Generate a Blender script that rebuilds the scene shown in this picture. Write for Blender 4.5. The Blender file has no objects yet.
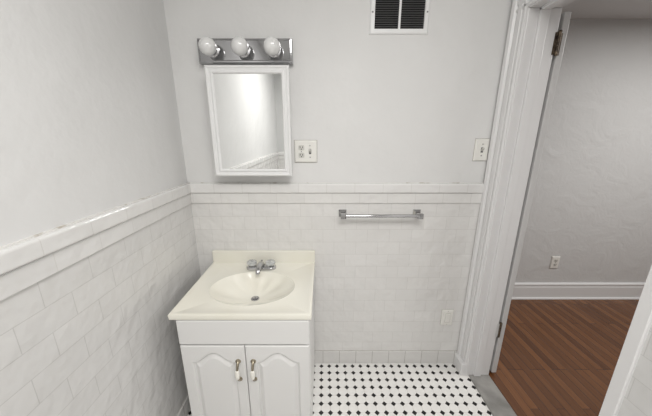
import bpy, bmesh, math, random
from mathutils import Vector, Matrix
random.seed(4)
S = bpy.context.scene
C = S.collection
PI = math.pi
S.view_settings.view_transform = 'Standard'

# ------------------------------------------------------------------ materials
def mat(name, col, rough=.5, metal=0., **kw):
    m = bpy.data.materials.new(name); m.use_nodes = True
    b = m.node_tree.nodes['Principled BSDF']
    b.inputs['Base Color'].default_value = (*col, 1)
    b.inputs['Roughness'].default_value = rough
    b.inputs['Metallic'].default_value = metal
    for k, v in kw.items(): b.inputs[k.replace('_', ' ')].default_value = v
    return m
def N(m, t): return m.node_tree.nodes.new(t)
def L(m, a, b): m.node_tree.links.new(a, b)
def bs(m): return m.node_tree.nodes['Principled BSDF']
def noise_bump(m, scale, strength, dist=.01, detail=4, base=None, distort=0):
    tc = N(m, 'ShaderNodeTexCoord'); n = N(m, 'ShaderNodeTexNoise')
    n.inputs['Scale'].default_value = scale; n.inputs['Detail'].default_value = detail; n.inputs['Distortion'].default_value = distort
    L(m, tc.outputs['Object'], n.inputs['Vector'])
    b = N(m, 'ShaderNodeBump'); b.inputs['Strength'].default_value = strength; b.inputs['Distance'].default_value = dist
    L(m, n.outputs['Fac'], b.inputs['Height'])
    if base: L(m, base.outputs['Normal'], b.inputs['Normal'])
    L(m, b.outputs['Normal'], bs(m).inputs['Normal'])
    return n, b
def mottled(m, c1, c2, scale, lo=.35, hi=.65, detail=3):
    tc = N(m, 'ShaderNodeTexCoord'); n = N(m, 'ShaderNodeTexNoise')
    n.inputs['Scale'].default_value = scale; n.inputs['Detail'].default_value = detail
    L(m, tc.outputs['Object'], n.inputs['Vector'])
    r = N(m, 'ShaderNodeValToRGB')
    r.color_ramp.elements[0].position = lo; r.color_ramp.elements[0].color = (*c1, 1)
    r.color_ramp.elements[1].position = hi; r.color_ramp.elements[1].color = (*c2, 1)
    L(m, n.outputs['Fac'], r.inputs['Fac']); L(m, r.outputs['Color'], bs(m).inputs['Base Color'])
    return r

plaster = mat('plaster_white', (.72,.72,.715), .75, Specular_IOR_Level=.3)
mottled(plaster, (.73,.727,.720), (.762,.759,.752), 2.2)
noise_bump(plaster, 7, .6, .012, 4)
plaster_l = mat('plaster_left_shaded', (.69,.69,.685), .8, Specular_IOR_Level=.2)  # white plaster, darkened to paint in the dimmer left wall
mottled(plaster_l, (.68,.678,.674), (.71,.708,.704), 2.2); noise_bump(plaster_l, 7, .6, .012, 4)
plaster_front = mat('plaster_front_shaded', (.60,.60,.595), .7); noise_bump(plaster_front, 7, .5, .01, 4)  # same plaster, front wall's shade put into the colour
ceilm = mat('ceiling_white', (.78,.78,.77), .7); noise_bump(ceilm, 20, .2, .004)
hallp = mat('hall_plaster', (.645,.645,.64), .5)
_, b1 = noise_bump(hallp, 5, .45, .016, 3, None, 1.1)
noise_bump(hallp, 22, .28, .006, 5, b1, 1.4)
hallc = mat('hall_ceiling_paint', (.70,.70,.70), .6); noise_bump(hallc, 20, .2, .004)
paint = mat('trim_paint', (.75,.745,.745), .32); noise_bump(paint, 30, .12, .003)
doorp = mat('door_paint', (.60,.595,.59), .35); noise_bump(doorp, 30, .15, .003)

def tile_mat(name, axis, w, h, off, z0=0., c=(.755,.745,.729), g=(.645,.634,.614), mortar=.0012, x0=0., rough=.09):
    m = mat(name, c, rough)
    tc = N(m, 'ShaderNodeTexCoord'); sp = N(m, 'ShaderNodeSeparateXYZ'); cb = N(m, 'ShaderNodeCombineXYZ')
    L(m, tc.outputs['Object'], sp.inputs[0])
    ax = N(m, 'ShaderNodeMath'); ax.operation = 'SUBTRACT'; ax.inputs[1].default_value = x0
    L(m, sp.outputs[axis], ax.inputs[0])
    az = N(m, 'ShaderNodeMath'); az.operation = 'SUBTRACT'; az.inputs[1].default_value = z0
    L(m, sp.outputs['Z'], az.inputs[0])
    L(m, ax.outputs[0], cb.inputs[0]); L(m, az.outputs[0], cb.inputs[1])
    b = N(m, 'ShaderNodeTexBrick'); L(m, cb.outputs[0], b.inputs['Vector'])
    b.offset = off; b.inputs['Scale'].default_value = 1
    b.inputs['Brick Width'].default_value = w; b.inputs['Row Height'].default_value = h
    b.inputs['Mortar Size'].default_value = mortar; b.inputs['Mortar Smooth'].default_value = .3
    b.inputs['Color1'].default_value = (*c, 1); b.inputs['Color2'].default_value = (*[v*.965 for v in c], 1)
    b.inputs['Mortar'].default_value = (*g, 1)
    L(m, b.outputs['Color'], bs(m).inputs['Base Color'])
    bp = N(m, 'ShaderNodeBump'); bp.invert = True
    bp.inputs['Strength'].default_value = .35; bp.inputs['Distance'].default_value = .0014
    L(m, b.outputs['Fac'], bp.inputs['Height'])
    noise_bump(m, 13, .7, .013, 2, bp)
    return m
TZ = 1.096   # underside of the rail band
tile_x = tile_mat('wall_tile_x', 'X', .128, .0775, .5, TZ)
tile_y = tile_mat('wall_tile_y_shaded', 'Y', .154, .0775, .5, TZ, c=(.665,.658,.648), g=(.56,.552,.54))  # same white tile, darker colour paints shade on the side walls
band_x = tile_mat('band_tile_x', 'X', .154, 2, 0, -1, x0=.05); band_y = tile_mat('band_tile_y_shaded', 'Y', .154, 2, 0, -1, x0=.05, c=(.70,.693,.683))  # band_y carries the painted side-wall shade too
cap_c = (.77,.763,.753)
cap_x = tile_mat('cap_tile_x', 'X', .154, 2, 0, -1, c=cap_c, x0=.02); cap_y = tile_mat('cap_tile_y_shaded', 'Y', .154, 2, 0, -1, c=(.73,.723,.713), x0=.02)  # cap_y darkened likewise, shade in the colour
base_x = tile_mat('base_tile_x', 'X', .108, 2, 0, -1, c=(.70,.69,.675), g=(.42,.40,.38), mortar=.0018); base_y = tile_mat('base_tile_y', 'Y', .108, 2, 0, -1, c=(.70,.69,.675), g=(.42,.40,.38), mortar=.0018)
caulk = mat('caulk', (.6,.58,.55), .7); mottled(caulk, (.46,.42,.37), (.72,.71,.69), 30, .30, .42, 5)
grout_shade_m = mat('dark_grout_shade', (.42,.40,.37), .8); mottled(grout_shade_m, (.34,.32,.29), (.5,.48,.45), 20)  # real tile joints, and the painted shadow line round plates

# octagon and dot mosaic floor
def floor_mat():
    m = mat('octagon_dot_mosaic', (.8,.8,.78), .22)
    P = .051
    tc = N(m, 'ShaderNodeTexCoord'); sp = N(m, 'ShaderNodeSeparateXYZ'); L(m, tc.outputs['Object'], sp.inputs[0])
    def M(op, a, b=None):
        n = N(m, 'ShaderNodeMath'); n.operation = op
        for i, v in enumerate((a, b)):
            if v is None: continue
            if isinstance(v, (int, float)): n.inputs[i].default_value = v
            else: L(m, v, n.inputs[i])
        return n.outputs[0]
    def d(o, off):   # distance from the nearest cell border, 0..0.5
        f = M('FRACT', M('ADD', M('DIVIDE', o, P), off + 100))
        return M('SUBTRACT', .5, M('ABSOLUTE', M('SUBTRACT', f, .5)))
    dx = d(sp.outputs['X'], .2); dy = d(sp.outputs['Y'], .1)
    s = M('ADD', dx, dy)
    dot = M('LESS_THAN', s, .283)
    ring = M('LESS_THAN', M('ABSOLUTE', M('SUBTRACT', s, .297)), .014)
    edge = M('LESS_THAN', M('MINIMUM', dx, dy), .017)
    notdot = M('SUBTRACT', 1, dot)
    grout = M('MAXIMUM', ring, M('MULTIPLY', edge, notdot))
    m1 = N(m, 'ShaderNodeMix'); m1.data_type = 'RGBA'
    m1.inputs['A'].default_value = (.81,.80,.78,1); m1.inputs['B'].default_value = (.62,.605,.58,1); L(m, grout, m1.inputs['Factor'])
    m2 = N(m, 'ShaderNodeMix'); m2.data_type = 'RGBA'; L(m, m1.outputs['Result'], m2.inputs['A'])
    m2.inputs['B'].default_value = (.006,.006,.007,1); L(m, dot, m2.inputs['Factor'])
    L(m, m2.outputs['Result'], bs(m).inputs['Base Color'])
    bp = N(m, 'ShaderNodeBump'); bp.invert = True; bp.inputs['Strength'].default_value = .3; bp.inputs['Distance'].default_value = .001
    L(m, grout, bp.inputs['Height']); L(m, bp.outputs['Normal'], bs(m).inputs['Normal'])
    return m
floor_m = floor_mat()

def wood_mat():
    m = mat('strip_wood', (.2,.08,.03), .2)
    tc = N(m, 'ShaderNodeTexCoord'); sp = N(m, 'ShaderNodeSeparateXYZ'); cb = N(m, 'ShaderNodeCombineXYZ')
    L(m, tc.outputs['Object'], sp.inputs[0]); L(m, sp.outputs['Y'], cb.inputs[0]); L(m, sp.outputs['X'], cb.inputs[1])
    b = N(m, 'ShaderNodeTexBrick'); L(m, cb.outputs[0], b.inputs['Vector']); b.offset = .37; b.offset_frequency = 3
    b.inputs['Scale'].default_value = 1; b.inputs['Brick Width'].default_value = .70; b.inputs['Row Height'].default_value = .048
    b.inputs['Mortar Size'].default_value = .0014; b.inputs['Mortar'].default_value = (.035,.013,.006,1)
    b.inputs['Color1'].default_value = (.200,.082,.030,1); b.inputs['Color2'].default_value = (.108,.041,.015,1)
    mp = N(m, 'ShaderNodeMapping'); mp.inputs['Scale'].default_value = (70, 3, 1); L(m, tc.outputs['Object'], mp.inputs['Vector'])
    n = N(m, 'ShaderNodeTexNoise'); n.inputs['Scale'].default_value = 1; n.inputs['Detail'].default_value = 5; L(m, mp.outputs[0], n.inputs['Vector'])
    r = N(m, 'ShaderNodeValToRGB'); r.color_ramp.elements[0].position = .3; r.color_ramp.elements[0].color = (.84,.81,.79,1)
    r.color_ramp.elements[1].position = .7; r.color_ramp.elements[1].color = (1.12,1.10,1.07,1); L(m, n.outputs['Fac'], r.inputs['Fac'])
    mx = N(m, 'ShaderNodeMix'); mx.data_type = 'RGBA'; mx.blend_type = 'MULTIPLY'; mx.inputs['Factor'].default_value = 1
    L(m, b.outputs['Color'], mx.inputs['A']); L(m, r.outputs['Color'], mx.inputs['B']); L(m, mx.outputs['Result'], bs(m).inputs['Base Color'])
    return m
wood = wood_mat()
saddle_m = mat('grey_marble', (.3,.29,.28), .35); mottled(saddle_m, (.20,.195,.185), (.34,.33,.315), 9, .35, .65, 6)
chrome = mat('chrome', (.50,.50,.51), .07, 1.)
chrome_b = mat('polished_chrome', (.42,.42,.43), .06, 1.)
dark = mat('dark_void', (.012,.012,.012), .8)
brass = mat('worn_brass', (.20,.13,.07), .45, .7); mottled(brass, (.04,.03,.025), (.17,.13,.09), 60)
pull_m = mat('antique_brass_pull', (.34,.30,.23), .25, .9)
ceramic = mat('ceramic', (.84,.82,.76), .15)
cab_m = mat('thermofoil_white', (.765,.76,.75), .35)
cream = mat('cultured_marble', (.80,.78,.67), .22); mottled(cream, (.81,.787,.697), (.84,.822,.743), 5)
plate_m = mat('plastic_plate', (.82,.81,.77), .3)
plast = mat('plastic_insert', (.66,.65,.61), .25)
frame_m = mat('mirror_frame_white', (.80,.80,.80), .25)
mirror_m = mat('mirror_glass', (.88,.89,.885), .0, 1.)
bulb_m = mat('frosted_bulb', (.76,.76,.755), .06, Coat_Weight=1.)
acryl = mat('clear_acrylic', (.88,.90,.90), .05, Transmission_Weight=.7, IOR=1.45)
vent_m = mat('vent_paint', (.82,.82,.82), .35)
lou_m = mat('louver_grey', (.10,.10,.10), .5)

# ------------------------------------------------------------------ helpers
def wl(o):
    v = Vector((0,0,0))
    while o is not None: v = v + o.location; o = o.parent
    return v
def obj(name, bm, m, parent=None, smooth=False, bev=0, seg=2):
    if parent is not None: bmesh.ops.translate(bm, verts=bm.verts, vec=-wl(parent))
    bmesh.ops.recalc_face_normals(bm, faces=bm.faces)
    me = bpy.data.meshes.new(name); bm.to_mesh(me); bm.free()
    me.materials.append(m)
    if smooth:
        for p in me.polygons: p.use_smooth = True
        me.set_sharp_from_angle(angle=math.radians(40))
    o = bpy.data.objects.new(name, me); C.objects.link(o)
    if parent is not None: o.parent = parent
    if bev:
        md = o.modifiers.new('bevel', 'BEVEL'); md.width = bev; md.segments = seg; md.limit_method = 'ANGLE'; md.angle_limit = math.radians(50)
    return o
def box(bm, x0, x1, y0, y1, z0, z1):
    vs = [bm.verts.new((x, y, z)) for x in (x0, x1) for y in (y0, y1) for z in (z0, z1)]
    for f in ((0,1,3,2),(4,6,7,5),(0,4,5,1),(2,3,7,6),(0,2,6,4),(1,5,7,3)): bm.faces.new([vs[i] for i in f])
    return bm
def bx(*a): return box(bmesh.new(), *a)
def extrude_poly(bm, pts, f0, f1):
    a = [bm.verts.new(f0(*p)) for p in pts]; b = [bm.verts.new(f1(*p)) for p in pts]
    bm.faces.new(a); bm.faces.new(b[::-1])
    for i in range(len(pts)): j = (i+1) % len(pts); bm.faces.new((a[i], a[j], b[j], b[i]))
def frame_of(d):
    d = Vector(d).normalized(); u = d.orthogonal().normalized(); return u, d.cross(u).normalized(), d
def lathe(bm, base, axis, prof, seg=32):
    u, v, d = frame_of(axis); base = Vector(base); rings = []
    for r, h in prof:
        if r < 1e-6: rings.append([bm.verts.new(base + d*h)])
        else: rings.append([bm.verts.new(base + d*h + (u*math.cos(2*PI*k/seg) + v*math.sin(2*PI*k/seg))*r) for k in range(seg)])
    for a, b in zip(rings, rings[1:]):
        for k in range(seg):
            j = (k+1) % seg
            q = [a[k % len(a)], a[j % len(a)], b[j % len(b)], b[k % len(b)]]
            q2 = []
            for w in q:
                if w not in q2: q2.append(w)
            if len(q2) > 2: bm.faces.new(q2)
    for r in (rings[0], rings[-1]):
        if len(r) > 2: bm.faces.new(r)
    return bm
def cyl(bm, p0, p1, r, seg=24):
    d = Vector(p1) - Vector(p0); return lathe(bm, p0, d, [(r, 0), (r, d.length)], seg)
def tube(bm, pts, rad, seg=16):
    pts = [Vector(p) for p in pts]; rings = []
    ref = Vector((1,0,0))
    for i, p in enumerate(pts):
        t = (pts[min(i+1, len(pts)-1)] - pts[max(i-1, 0)]).normalized()
        u = (ref - t*ref.dot(t))
        if u.length < .1: u = Vector((0,0,1)) - t*t.z
        u.normalize(); v = t.cross(u)
        r = rad[i] if isinstance(rad, (list, tuple)) else rad
        rings.append([bm.verts.new(p + (u*math.cos(2*PI*k/seg) + v*math.sin(2*PI*k/seg))*r) for k in range(seg)])
    for a, b in zip(rings, rings[1:]):
        for k in range(seg): bm.faces.new((a[k], a[(k+1)%seg], b[(k+1)%seg], b[k]))
    bm.faces.new(rings[0]); bm.faces.new(rings[-1]); return bm
def thing(name, label, cat, loc, group=None):
    o = bpy.data.objects.new(name, None); C.objects.link(o); o.location = loc; o.empty_display_size = .05
    o['label'] = label; o['category'] = cat
    if group: o['group'] = group
    return o
def struct(o, label=None):
    o['kind'] = 'structure'
    if label: o['label'] = label
    return o
def ray_poly(poly, c, a):
    dx, dz = math.cos(a), math.sin(a); best = None
    for (x1, z1), (x2, z2) in zip(poly, poly[1:] + poly[:1]):
        ex, ez = x2-x1, z2-z1; den = dx*ez - dz*ex
        if abs(den) < 1e-12: continue
        t = ((x1-c[0])*ez - (z1-c[1])*ex)/den; s = ((x1-c[0])*dz - (z1-c[1])*dx)/den
        if t > 0 and -1e-6 <= s <= 1+1e-6 and (best is None or t < best): best = t
    return best
def rings_mesh(bm, rings, cap=True):
    vr = [[bm.verts.new(p) for p in r] for r in rings]; n = len(vr[0])
    for a, b in zip(vr, vr[1:]):
        for k in range(n): bm.faces.new((a[k], a[(k+1)%n], b[(k+1)%n], b[k]))
    if cap: bm.faces.new(vr[-1])
    return vr

# ------------------------------------------------------------------ room measures
XL, XR, YB, YF, ZC = -.738, .900, 1.45, -1.72, 2.5
DN, DF = .665, 1.35           # door opening along the right wall
HX = 1.04                     # hall face of that wall
ZR = 1.209                    # top of the tile rail
ZB = 1.155                    # underside of the cap
DH = 2.0
HY, HXE, HZ = 2.20, 3.9, 2.27

# floors and ceilings
struct(obj('floor', bx(XL-.1, .918, YF-.1, YB+.1, -.06, 0), floor_m), 'white octagon mosaic floor with small black diamond tiles')
struct(obj('floor_hall', bx(1.045, HXE+.1, YF-.1, HY+.1, -.06, -.004), wood), 'reddish brown strip wood floor of the hall')
struct(obj('trim_2', bx(.918, 1.045, DN-.02, DF+.02, -.06, .008), saddle_m, bev=.004), 'grey marble threshold under the doorway')
struct(obj('ceiling', bx(XL-.1, XR+.1, YF-.1, YB+.1, ZC, ZC+.06), ceilm))
struct(obj('ceiling_hall', bx(HX, HXE+.1, YF-.1, HY+.1, HZ, HZ+.06), hallc), 'low ceiling of the hall')

def wains(parent, axis, face, sgn, a0, a1):
    """tile field, band, cap, base and caulk on a wall; sgn = direction into the room"""
    def b(p0, p1, z0, z1):
        q0, q1 = sorted((face + sgn*p0, face + sgn*p1))
        return bx(a0, a1, q0, q1, z0, z1) if axis == 'X' else bx(q0, q1, a0, a1, z0, z1)
    t, bd, cp, bsm = (tile_x, band_x, cap_x, base_x) if axis == 'X' else (tile_y, band_y, cap_y, base_y)
    obj('tile_wainscot', b(-.012, 0, 0, TZ), t, parent)
    obj('tile_band', b(-.012, .007, TZ, ZB), bd, parent, bev=.004, seg=3)
    obj('tile_cap', b(-.012, .016, ZB, ZR), cp, parent, bev=.009, seg=4)
    obj('base_tile', b(-.012, .006, 0, .096), bsm, parent, bev=.004)
    obj('base_joint', b(-.012, .0015, .096, .0985), grout_shade_m, parent)
    obj('caulk_line', b(-.012, -.002, ZR-.002, ZR+.003), caulk, parent)
wb = struct(obj('wall_back', bx(XL-.1, XR, YB+.010, YB+.1, 0, ZC), plaster), 'white plaster back wall above white tile')
wains(wb, 'X', YB, -1, XL, XR-.016)
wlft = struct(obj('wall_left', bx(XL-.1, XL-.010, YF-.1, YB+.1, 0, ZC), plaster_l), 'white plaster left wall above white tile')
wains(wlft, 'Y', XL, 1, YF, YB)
wf = struct(obj('wall_front', bx(XL-.1, XR, YF-.1, YF-.010, 0, ZC), plaster_front), 'plaster wall behind the camera, shade painted into its colour, seen in the mirror')
wains(wf, 'X', YF, 1, XL, XR)
bm = bmesh.new()
box(bm, XR+.010, HX, YF-.1, DN-.02, 0, ZC); box(bm, XR+.010, HX, DF+.02, HY+.1, 0, ZC); box(bm, XR+.010, HX, DN-.02, DF+.02, DH+.02, ZC)
wr = struct(obj('wall_right', bm, plaster), 'white right wall with the doorway')
CW = .042
wains(wr, 'Y', XR, -1, YF, DN-CW)

# door jamb and casing
def casing_profile(w):       # (across from opening, thickness)
    return [(0,0),(0,.012),(.006,.017),(.014,.017),(.018,.010),(.026,.010),(.030,.016),(w-.040,.018),(w-.034,.012),(w-.026,.012),(w-.020,.024),(w-.004,.028),(w,.024),(w,0)]
def plain_profile(w): return [(0,0),(0,.010),(.003,.014),(w-.003,.014),(w,.011),(w,0)]
t1 = bmesh.new()
box(t1, XR-.002, HX+.004, DF, DF+.02, 0, DH); box(t1, XR-.002, HX+.004, DN-.02, DN, 0, DH); box(t1, XR-.002, HX+.004, DN-.02, DF+.02, DH, DH+.02)
jm = struct(obj('trim_1', t1, paint, bev=.003), 'white painted doorway frame')
t = bmesh.new(); SX0, SX1 = .945, .986
box(t, SX0, SX1, DF-.013, DF+.001, .008, DH); box(t, SX0, SX1, DN-.001, DN+.013, .008, DH); box(t, SX0, SX1, DN, DF, DH-.013, DH+.001)
obj('door_stop', t, paint, jm, bev=.003)
w = YB-DF-.006
for (edge, sg, zt, ww, pf) in ((DF+.004, 1, DH+.09, w-.004, casing_profile), (DN-.004, -1, DH+.09, CW-.004, plain_profile)):
    bm = bmesh.new()
    extrude_poly(bm, pf(ww), lambda a, th: (XR+.010-th-.006, edge+sg*a, 0), lambda a, th: (XR+.010-th-.006, edge+sg*a, zt))
    obj('casing', bm, paint, jm)
bm = bmesh.new()
extrude_poly(bm, casing_profile(.09), lambda a, th: (XR+.010-th-.006, DN-CW, DH+.004+a), lambda a, th: (XR+.010-th-.006, YB-.002, DH+.004+a))
obj('head_casing', bm, paint, jm)
obj('plinth_block', bx(XR-.036, XR+.01, DF+.002, YB-.001, .0, .085), paint, jm, bev=.006)
for (a, b) in ((DF+.010, DF+.080), (DN-.074, DN-.004)):
    obj('hall_casing', bx(HX, HX+.012, a, b, 0, DH+.07), paint, jm, bev=.004)
obj('hall_casing', bx(HX, HX+.012, DN-.074, DF+.074, DH+.004, DH+.074), paint, jm, bev=.004)

# door leaf, folded right back against the hall side
lf = bmesh.new()
X0, X1 = HX+.028, HX+.058
box(lf, X0, X1, DF+.012, DF+.69, .012, DH-.01)
dr = struct(obj('door_1', lf, doorp, bev=.003), 'white door folded back into the hall, its hinge edge showing')
for z in (1.86, .34):
    hb = bmesh.new(); lv = bmesh.new()
    for k in range(5): cyl(hb, (HX+.014, DF-.001, z-.045+k*.018), (HX+.014, DF-.001, z-.0285+k*.018), .0075, 16)
    cyl(hb, (HX+.014, DF-.001, z-.05), (HX+.014, DF-.001, z+.05), .0045, 12)
    lathe(hb, (HX+.014, DF-.001, z+.045), (0,0,1), [(.0075,0),(.0085,.003),(.006,.008),(0,.010)], 16)
    h = obj('hinge', hb, brass, dr, True)
    box(lv, HX-.006, HX+.007, DF-.0025, DF, z-.045, z+.045); box(lv, HX+.020, HX+.036, DF+.009, DF+.0115, z-.045, z+.045)
    obj('hinge_leaf', lv, brass if z > 1 else doorp, h)
    for q in range(3):
        bm = bmesh.new(); lathe(bm, (HX-.001, DF-.0025, z-.03+q*.03), (0,-1,0), [(.003,0),(.003,.001),(0,.0012)], 10)
        obj('screw', bm, brass if z > 1 else doorp, h)
for z0, z1 in ((.2, .9), (1.05, 1.85)):
    obj('door_panel', bx(X1-.002, X1+.006, DF+.12, DF+.58, z0, z1), doorp, dr, bev=.005)

# hall
struct(obj('wall_hall', bx(HX, HXE+.1, HY, HY+.1, 0, HZ+.06), hallp), 'rough grey plaster hall wall')
struct(obj('wall_hall_right', bx(HXE, HXE+.1, YF-.1, HY, 0, HZ+.06), hallp))
struct(obj('wall_hall_front', bx(HX, HXE+.1, YF-.2, YF-.1, 0, HZ+.06), hallp))
bp = [(0,0),(.016,0),(.016,.117),(.012,.124),(.012,.131),(.017,.137),(.017,.148),(.008,.158),(0,.158)]
bm = bmesh.new(); extrude_poly(bm, bp, lambda a, z: (HX, HY-a, z-.004), lambda a, z: (HXE, HY-a, z-.004))
bb = struct(obj('baseboard_hall', bm, frame_m), 'white hall baseboard with moulded top')
bm = bmesh.new(); extrude_poly(bm, [(0,0),(.014,0),(.012,.008),(.006,.013),(0,.014)], lambda a, z: (HX, HY-.016-a, z-.004), lambda a, z: (HXE, HY-.016-a, z-.004))
obj('shoe_moulding', bm, paint, bb)

# ------------------------------------------------------------------ vanity cabinet
vx0, vx1, vy, vt = -.620, -.056, .972, .717
V = thing('vanity_cabinet', 'white two-door vanity cabinet with arched raised door panels', 'cabinet', ((vx0+vx1)/2, (vy+YB)/2, 0))
bm = bmesh.new()
box(bm, vx0, vx0+.016, vy, YB-.008, .0, vt); box(bm, vx1-.016, vx1, vy, YB-.008, .0, vt)
box(bm, vx0+.016, vx1-.016, vy, vy+.018, .085, vt); box(bm, vx0+.016, vx1-.016, vy+.018, YB-.008, .085, .10)
box(bm, vx0+.016, vx1-.016, vy+.06, vy+.075, 0, .085)
obj('body', bm, cab_m, V, bev=.0015)
obj('false_drawer_front', bx(vx0+.003, vx1-.003, vy-.018, vy, .594, vt-.004), cab_m, V, bev=.004)
def cab_door(x0, x1, z0, z1, yf):
    cx = (x0+x1)/2; bd = .043
    a = (x1-x0)/2 - bd; zb, zs, zt = z0+bd, z1-.086, z1-.036
    hole = [(cx-a, zb), (cx+a, zb), (cx+a, zs)]
    n = 40; k = .90*a
    for i in range(n+1):
        s = 1 - 2*i/n
        hole.append((cx + k*s, zs + (zt-zs)*(.5+.5*math.cos(PI*s))**.8))
    hole.append((cx-a, zs))
    rect = [(x0, z0), (x1, z0), (x1, z1), (x0, z1)]
    c = (cx, (zb+zs)/2)
    angs = [2*PI*i/240 for i in range(240)]
    for p in rect + [hole[0], hole[1], hole[2], hole[-1]]: angs.append(math.atan2(p[1]-c[1], p[0]-c[0]) % (2*PI))
    angs = sorted(angs); aa = [angs[0]]
    for q in angs[1:]:
        if q - aa[-1] > 1e-3: aa.append(q)
    R = [ray_poly(rect, c, q) for q in aa]; H = [ray_poly(hole, c, q) for q in aa]
    def poly_inset(d):        # inset by scaling each axis so the margin stays near-constant
        w_, h_ = a, (zt-zb)/2
        sx, sz = (w_-d)/w_, (h_-d)/h_
        out = []
        for q, r in zip(aa, H): out.append((cx + math.cos(q)*r*sx, c[1] + (math.sin(q)*r)*sz))
        return out
    def ring3(pts, y): return [(p[0], y, p[1]) for p in pts]
    rp = [(c[0]+math.cos(q)*r, c[1]+math.sin(q)*r) for q, r in zip(aa, R)]
    rp2 = [(min(max(p[0], x0+.003), x1-.003), min(max(p[1], z0+.003), z1-.003)) for p in rp]
    bm = bmesh.new()
    rings = [ring3(rp, yf+.018), ring3(rp, yf+.003), ring3(rp2, yf), ring3(poly_inset(0), yf), ring3(poly_inset(.003), yf+.004),
             ring3(poly_inset(.006), yf+.011), ring3(poly_inset(.010), yf+.011), ring3(poly_inset(.024), yf+.003), ring3(poly_inset(.028), yf+.0015)]
    vr = rings_mesh(bm, rings); bm.faces.new(vr[0][::-1])
    return obj('cabinet_door', bm, cab_m, V)
yf = vy-.0185
mid = (vx0+vx1)/2
for (x0, x1, hx) in ((vx0+.004, mid-.0015, mid-.033), (mid+.0015, vx1-.004, mid+.033)):
    d = cab_door(x0, x1, .092, .587, yf)
    z0, z1 = .412, .508
    bm = bmesh.new()
    pts = []
    for i in range(17):
        s = i/16; pts.append((hx, yf - .001 - .024*math.sin(PI*s)**.6, z0 + (z1-z0)*s))
    tube(bm, pts, [.0068 - .0022*math.sin(PI*i/16) for i in range(17)], 12)
    for z in (z0, z1): lathe(bm, (hx, yf+.001, z), (0,-1,0), [(.012,0),(.012,.003),(.008,.007),(0,.008)], 20)
    h = obj('handle', bm, pull_m, d, True); h['label'] = 'aged metal bow pull with white ceramic centre'
    bm = bmesh.new(); lathe(bm, (hx, yf-.025, .439), (0,0,1), [(.005,0),(.0078,.002),(.0095,.011),(.0102,.021),(.0095,.031),(.0078,.040),(.005,.042)], 20)
    obj('handle_grip', bm, ceramic, h, True)

# ------------------------------------------------------------------ vanity top with integral oval basin
tx0, tx1, ty0, ty1, tz = -.645, -.047, .953, YB-.001, .744
T = thing('bathroom_sink', 'cream one-piece sink top with oval basin', 'sink', ((tx0+tx1)/2, (ty0+ty1)/2, .717))
cx, cy = -.346, 1.172
angs = [2*PI*i/144 for i in range(144)]
rect = [(tx0, ty0), (tx1, ty0), (tx1, ty1), (tx0, ty1)]
for p in rect: angs.append(math.atan2(p[1]-cy, p[0]-cx) % (2*PI))
angs = sorted(set(round(a, 5) for a in angs))
def rr(a, ins=0):
    r = ray_poly(rect, (cx, cy), a); x, y = cx+math.cos(a)*r, cy+math.sin(a)*r
    return (min(max(x, tx0+ins), tx1-ins), min(max(y, ty0+ins), ty1-ins))
def el(a, sx, sy, z, oy=0, scal=0):
    k = 1 + scal*math.cos(10*a)
    ca, sa = math.cos(a), math.sin(a)
    r = 1/math.sqrt((ca/sx)**2 + (sa/sy)**2)*k
    return (cx+ca*r, cy+oy+sa*r, z)
AX, AY = .204, .150
rings = []
rings.append([el(a, AX+.006, AY+.006, .7185) for a in angs])
rings.append([(*rr(a, .002), .7185) for a in angs])
rings.append([(*rr(a, 0), tz-.004) for a in angs])
rings.append([(*rr(a, .0025), tz) for a in angs])
rings.append([(*rr(a, .014), tz+.001) for a in angs])
rings.append([(*rr(a, .022), tz-.004) for a in angs])
rings.append([el(a, AX+.010, AY+.010, tz-.004) for a in angs])
rings.append([el(a, AX+.003, AY+.003, tz-.003) for a in angs])
rings.append([el(a, AX, AY, tz-.0055) for a in angs])
NB = 16
DEP = .080
for i in range(1, NB+1):
    s = i/NB
    f = 1 - s*.91
    dep = DEP*(1-(1-s)**1.7)
    rings.append([el(a, AX*f, AY*f, tz-.006-dep, .022*s, .040*math.sin(PI*min(1, s*1.15))) for a in angs])
bm = bmesh.new(); vr = rings_mesh(bm, rings)
obj('basin_top', bm, cream, T, True)
obj('backsplash', bx(tx0, tx1, YB-.021, YB-.001, tz-.006, .815), cream, T, bev=.004, seg=3)
bm = bmesh.new(); dz_ = tz-.006-DEP
lathe(bm, (cx, cy+.022, dz_+.0005), (0,0,1), [(.021,0),(.021,.003),(.017,.0045),(.015,.003),(.014,.001),(0,.001)])
dn = obj('drain', bm, chrome, T, True)
bm = bmesh.new(); lathe(bm, (cx, cy+.022, dz_+.002), (0,0,1), [(.011,0),(.012,.004),(.009,.006),(0,.007)]); obj('stopper', bm, chrome, dn, True)

# faucet
fx, fy, fz = -.347, 1.366, tz-.0035
F = thing('faucet', 'chrome two-handle centerset faucet with clear knobs', 'faucet', (fx, fy, fz))
bm = bmesh.new()
pts = []
for i in range(40):
    a = 2*PI*i/40; sx = .054 if math.cos(a) > 0 else -.054
    pts.append((fx + sx + math.cos(a)*.029, fy + math.sin(a)*.029))
rings = []
for ins, z in ((0, 0), (0, .011), (.003, .015), (.009, .018)):
    rings.append([(fx + (x-fx)*(1-ins/.08), fy + (y-fy)*(1-ins/.03), fz+z) for x, y in pts])
vr = rings_mesh(bm, rings); bm.faces.new(vr[0][::-1])
obj('base', bm, chrome, F, True)
bm = bmesh.new()
tube(bm, [(fx, fy+.004, fz+.010), (fx, fy+.002, fz+.020), (fx, fy-.008, fz+.027), (fx, fy-.028, fz+.030), (fx, fy-.052, fz+.029), (fx, fy-.072, fz+.025), (fx, fy-.082, fz+.020), (fx, fy-.086, fz+.010)],
     [.021, .020, .018, .0165, .015, .014, .013, .012], 20)
obj('spout', bm, chrome, F, True)
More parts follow.
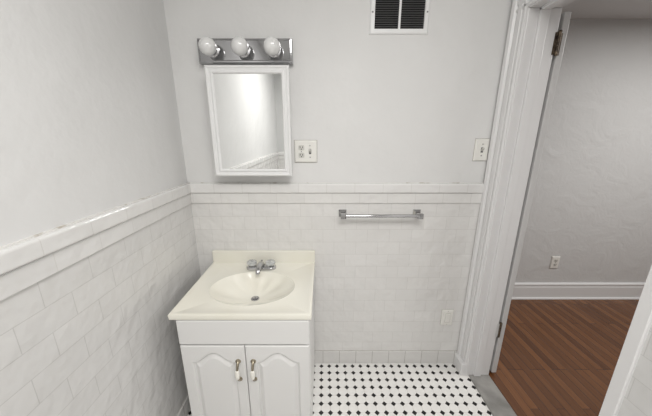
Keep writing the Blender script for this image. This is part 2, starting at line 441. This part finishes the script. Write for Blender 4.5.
bm = bmesh.new(); cyl(bm, (fx, fy+.020, fz+.010), (fx, fy+.020, fz+.032), .0025, 10); lathe(bm, (fx, fy+.020, fz+.032), (0,0,1), [(.002,0),(.006,.003),(.006,.007),(0,.010)], 14)
obj('lift_rod', bm, chrome, F, True)
for s in (-1, 1):
    bm = bmesh.new(); lathe(bm, (fx+s*.052, fy, fz+.014), (0,0,1), [(.020,0),(.019,.003),(.014,.005),(.010,.007),(0,.007)])
    obj('handle_base', bm, chrome, F, True)
    bm = bmesh.new()
    prof = [(.014,0),(.024,.004),(.0285,.011),(.0285,.017),(.022,.024),(.013,.026),(0,.026)]
    lathe(bm, (fx+s*.052, fy, fz+.0205), (0,0,1), prof, 8)
    kn = obj('knob', bm, acryl, F)
    bm = bmesh.new(); lathe(bm, (fx+s*.052, fy, fz+.0465), (0,0,1), [(.007,0),(.007,.002),(0,.003)], 16)
    obj('knob_cap', bm, chrome, kn, True)

# ------------------------------------------------------------------ medicine cabinet
mx0, mx1, mz0, mz1, my = -.547, -.158, 1.262, 1.775, 1.350
Mc = thing('medicine_cabinet', 'white framed mirror medicine cabinet above the vanity', 'mirror', ((mx0+mx1)/2, YB+.01, mz0))
obj('body', bx(mx0+.008, mx1-.008, my+.02, YB+.010, mz0+.003, mz1-.008), frame_m, Mc, bev=.002)
bm = bmesh.new(); rg = []
for ins, dy in ((0,.020),(0,.006),(.003,.002),(.007,0),(.011,.001),(.014,.005),(.022,.006),(.026,.002),(.030,.001),(.034,.004),(.037,.010)):
    rg.append([(mx0+ins, my+dy, mz0+ins), (mx1-ins, my+dy, mz0+ins), (mx1-ins, my+dy, mz1-ins), (mx0+ins, my+dy, mz1-ins)])
rings_mesh(bm, rg, cap=False)
df = obj('door_frame', bm, frame_m, Mc)
obj('mirror_pane', bx(mx0+.033, mx1-.033, my+.0095, my+.014, mz0+.033, mz1-.033), mirror_m, Mc)

# ------------------------------------------------------------------ vanity light bar
lx0, lx1, lz0, lz1 = -.598, -.146, 1.798, 1.906
Lb = thing('vanity_light', 'chrome light bar with three frosted globe bulbs', 'light fixture', ((lx0+lx1)/2, YB+.01, lz0))
bm = bmesh.new(); rg = []
for ins, y in ((0, YB+.010), (0, YB-.022), (.004, YB-.028), (.010, YB-.029), (.013, YB-.032)):
    rg.append([(lx0+ins, y, lz0+ins), (lx1-ins, y, lz0+ins), (lx1-ins, y, lz1-ins), (lx0+ins, y, lz1-ins)])
rings_mesh(bm, rg); obj('back_plate', bm, chrome_b, Lb)
for x in (-.524, -.378, -.232):
    bm = bmesh.new(); lathe(bm, (x, YB-.031, 1.853), (0,-1,0), [(.032,0),(.032,.004),(.024,.008),(.022,.022),(.018,.025),(0,.025)])
    obj('socket', bm, chrome, Lb, True)
    bm = bmesh.new(); R_ = .038; prof = [(.014, 0)]
    for i in range(1, 25):
        a = math.asin(.38) + (PI - math.asin(.38))*i/24
        prof.append((R_*math.sin(a), .001 + R_*math.cos(math.asin(.38)) - R_*math.cos(a)))
    prof[-1] = (0, prof[-1][1])
    lathe(bm, (x, YB-.052, 1.853), (0,-1,0), prof, 36)
    obj('globe_bulb', bm, bulb_m, Lb, True)

# ------------------------------------------------------------------ air vent
gx0, gx1, gz0, gz1 = .222, .503, 1.931, 2.115; yw = YB+.010
G = thing('air_vent', 'white wall vent with two dark louvered openings', 'vent', ((gx0+gx1)/2, yw, gz0))
bm = bmesh.new(); rg = []
for ins, y in ((0, yw), (.001, yw-.004), (.006, yw-.008), (.022, yw-.009), (.024, yw-.004)):
    rg.append([(gx0+ins, y, gz0+ins), (gx1-ins, y, gz0+ins), (gx1-ins, y, gz1-ins), (gx0+ins, y, gz1-ins)])
rings_mesh(bm, rg, cap=False)
gm = (gx0+gx1)/2
box(bm, gm-.005, gm+.005, yw-.009, yw-.001, gz0+.022, gz1-.022)
obj('frame', bm, vent_m, G)
obj('backing', bx(gx0+.02, gx1-.02, yw-.0015, yw, gz0+.02, gz1-.02), dark, G)
for a, b in ((gx0+.024, gm-.005), (gm+.005, gx1-.024)):
    bm = bmesh.new(); z = gz0+.030
    while z < gz1-.028:
        vs = [bm.verts.new(p) for p in ((a, yw-.007, z-.001), (b, yw-.007, z-.001), (b, yw-.002, z+.005), (a, yw-.002, z+.005))]; bm.faces.new(vs)
        z += .0095
    obj('louver_panel', bm, lou_m, G)
for x in (gx0+.012, gx1-.012):
    bm = bmesh.new(); lathe(bm, (x, yw-.008, (gz0+gz1)/2), (0,-1,0), [(.004,0),(.004,.001),(0,.002)], 12)
    obj('screw', bm, chrome_b, G)

# ------------------------------------------------------------------ electrical plates
def plate(name, label, cat, x, z, w, kinds, y, h=.115):
    P = thing(name, label, cat, (x, y, z-h/2))
    bm = bmesh.new(); rg = []
    for ins, d in ((0, 0), (.0005, .006), (.004, .0095), (.007, .010)):
        rg.append([(x-w/2+ins, y-d, z-h/2+ins), (x+w/2-ins, y-d, z-h/2+ins), (x+w/2-ins, y-d, z+h/2-ins), (x-w/2+ins, y-d, z+h/2-ins)])
    rings_mesh(bm, rg); obj('cover_plate', bm, plate_m, P)
    obj('painted_edge_shadow', bx(x-w/2-.0018, x+w/2+.0018, y-.0012, y, z-h/2-.0018, z+h/2+.0018), grout_shade_m, P)  # dark sheet painting a shadow line around the plate edge
    n = len(kinds)
    for i, k in enumerate(kinds):
        px = x + (i-(n-1)/2)*.046; yf_ = y-.010
        scr = []
        if k == 'duplex':
            for s in (-1, 1):
                zc = z + s*.0195
                bm = bmesh.new()
                pts = []
                for q in range(32):
                    a = 2*PI*q/32
                    pts.append((max(-.0155, min(.0155, .0175*math.cos(a)*1.05)), max(-.0135, min(.0135, .0165*math.sin(a)))))
                extrude_poly(bm, pts, lambda a, b: (px+a, yf_-.002, zc+b), lambda a, b: (px+a, yf_+.001, zc+b))
                r = obj('receptacle', bm, plast, P)
                bm = bmesh.new()
                box(bm, px-.0080, px-.0050, yf_-.0026, yf_-.0018, zc-.002, zc+.008); box(bm, px+.0050, px+.0080, yf_-.0026, yf_-.0018, zc-.002, zc+.007)
                lathe(bm, (px, yf_-.0018, zc-.007), (0,-1,0), [(.003,0),(.003,.0008),(0,.0008)], 12)
                obj('slots', bm, dark, r)
            scr = [z]
        elif k == 'toggle':
            obj('switch_opening', bx(px-.0062, px+.0062, yf_-.0004, yf_+.001, z-.0135, z+.0135), lou_m, P)
            bm = bmesh.new(); extrude_poly(bm, [(0,-.006),(0,.007),(-.014,.013),(-.015,.006)], lambda a, b: (px-.004, yf_+a, z+b), lambda a, b: (px+.004, yf_+a, z+b))
            obj('toggle', bm, plast, P)
            scr = [z-.030, z+.030]
        elif k == 'rocker':
            bm = box(bmesh.new(), px-.0165, px+.0165, yf_-.002, yf_+.001, z-.033, z+.033); r = obj('insert_frame', bm, plast, P, bev=.001)
            bm = bmesh.new(); extrude_poly(bm, [(.001,-.029),(-.001,-.029),(-.003,0),(-.005,.029),(.001,.029)], lambda a, b: (px-.013, yf_-.002+a, z+b), lambda a, b: (px+.013, yf_-.002+a, z+b))
            obj('insert', bm, plate_m, P, bev=.0006); scr = [z-.048, z+.048]
        for zz in scr:
            bm = bmesh.new(); lathe(bm, (px, yf_, zz), (0,-1,0), [(.0033,0),(.003,.001),(0,.0014)], 14); obj('screw', bm, chrome_b if k != 'rocker' else plast, P)
    return P
plate('outlet_plate', 'wide ivory plate with outlet and switch right of the mirror', 'outlet', -.092, 1.380, .119, ['duplex', 'toggle'], YB+.010)
plate('switch_plate', 'single ivory switch plate beside the door casing', 'light switch', .845, 1.388, .073, ['toggle'], YB+.010)
plate('outlet_plate', 'small white plate low on the tiled wall', 'outlet', .782, .356, .070, ['rocker'], YB, .108)
plate('outlet_plate', 'white outlet on the hall wall above the baseboard', 'outlet', 2.09, .36, .072, ['duplex'], HY)

# ------------------------------------------------------------------ towel bar
bxa, bxb, bz, by = .110, .528, 1.040, 1.388
TB = thing('towel_bar', 'chrome towel bar with square posts on the tiled wall', 'towel bar', ((bxa+bxb)/2, YB, bz))
bm = bmesh.new(); cyl(bm, (bxa, by, bz), (bxb, by, bz), .0095)
obj('bar', bm, chrome, TB, True)
for x in (bxa, bxb):
    bm = bmesh.new(); rg = []
    for h_, y in ((.021, YB), (.021, YB-.006), (.017, YB-.010), (.011, YB-.016), (.011, by+.016), (.0140, by+.011), (.0140, by-.012), (.011, by-.014)):
        rg.append([(x-h_, y, bz-h_), (x+h_, y, bz-h_), (x+h_, y, bz+h_), (x-h_, y, bz+h_)])
    rings_mesh(bm, rg); obj('post', bm, chrome, TB)

# ------------------------------------------------------------------ lights
def area(name, loc, rot, size, e, col=(1,1,1), sy=None):
    l = bpy.data.lights.new(name, 'AREA'); l.energy = e; l.size = size; l.color = col
    if sy: l.shape = 'RECTANGLE'; l.size_y = sy
    o = bpy.data.objects.new(name, l); C.objects.link(o); o.location = loc; o.rotation_euler = rot; return o
area('ceiling_lamp', (.20, -.35, 2.47), (0, 0, 0), .9, 34, (1,.985,.96))
area('hall_fill', (2.6, .95, 2.24), (0,0,0), .8, 30, (1,.985,.96))  # added fill light to brighten the hall, no known fixture
w = bpy.data.worlds.new('world'); S.world = w; w.use_nodes = True
w.node_tree.nodes['Background'].inputs[0].default_value = (.8,.85,.9,1); w.node_tree.nodes['Background'].inputs[1].default_value = .1

# ------------------------------------------------------------------ camera
f = 267
cam = bpy.data.cameras.new('camera'); co = bpy.data.objects.new('camera', cam); C.objects.link(co)
cam.sensor_fit = 'HORIZONTAL'; cam.sensor_width = 36; cam.lens = 36*f/652; cam.clip_start = .02
cam.shift_x = 3/652
co.location = (0, 0, 1.46); co.rotation_euler = (math.radians(90-15.1), 0, 0)
S.camera = co
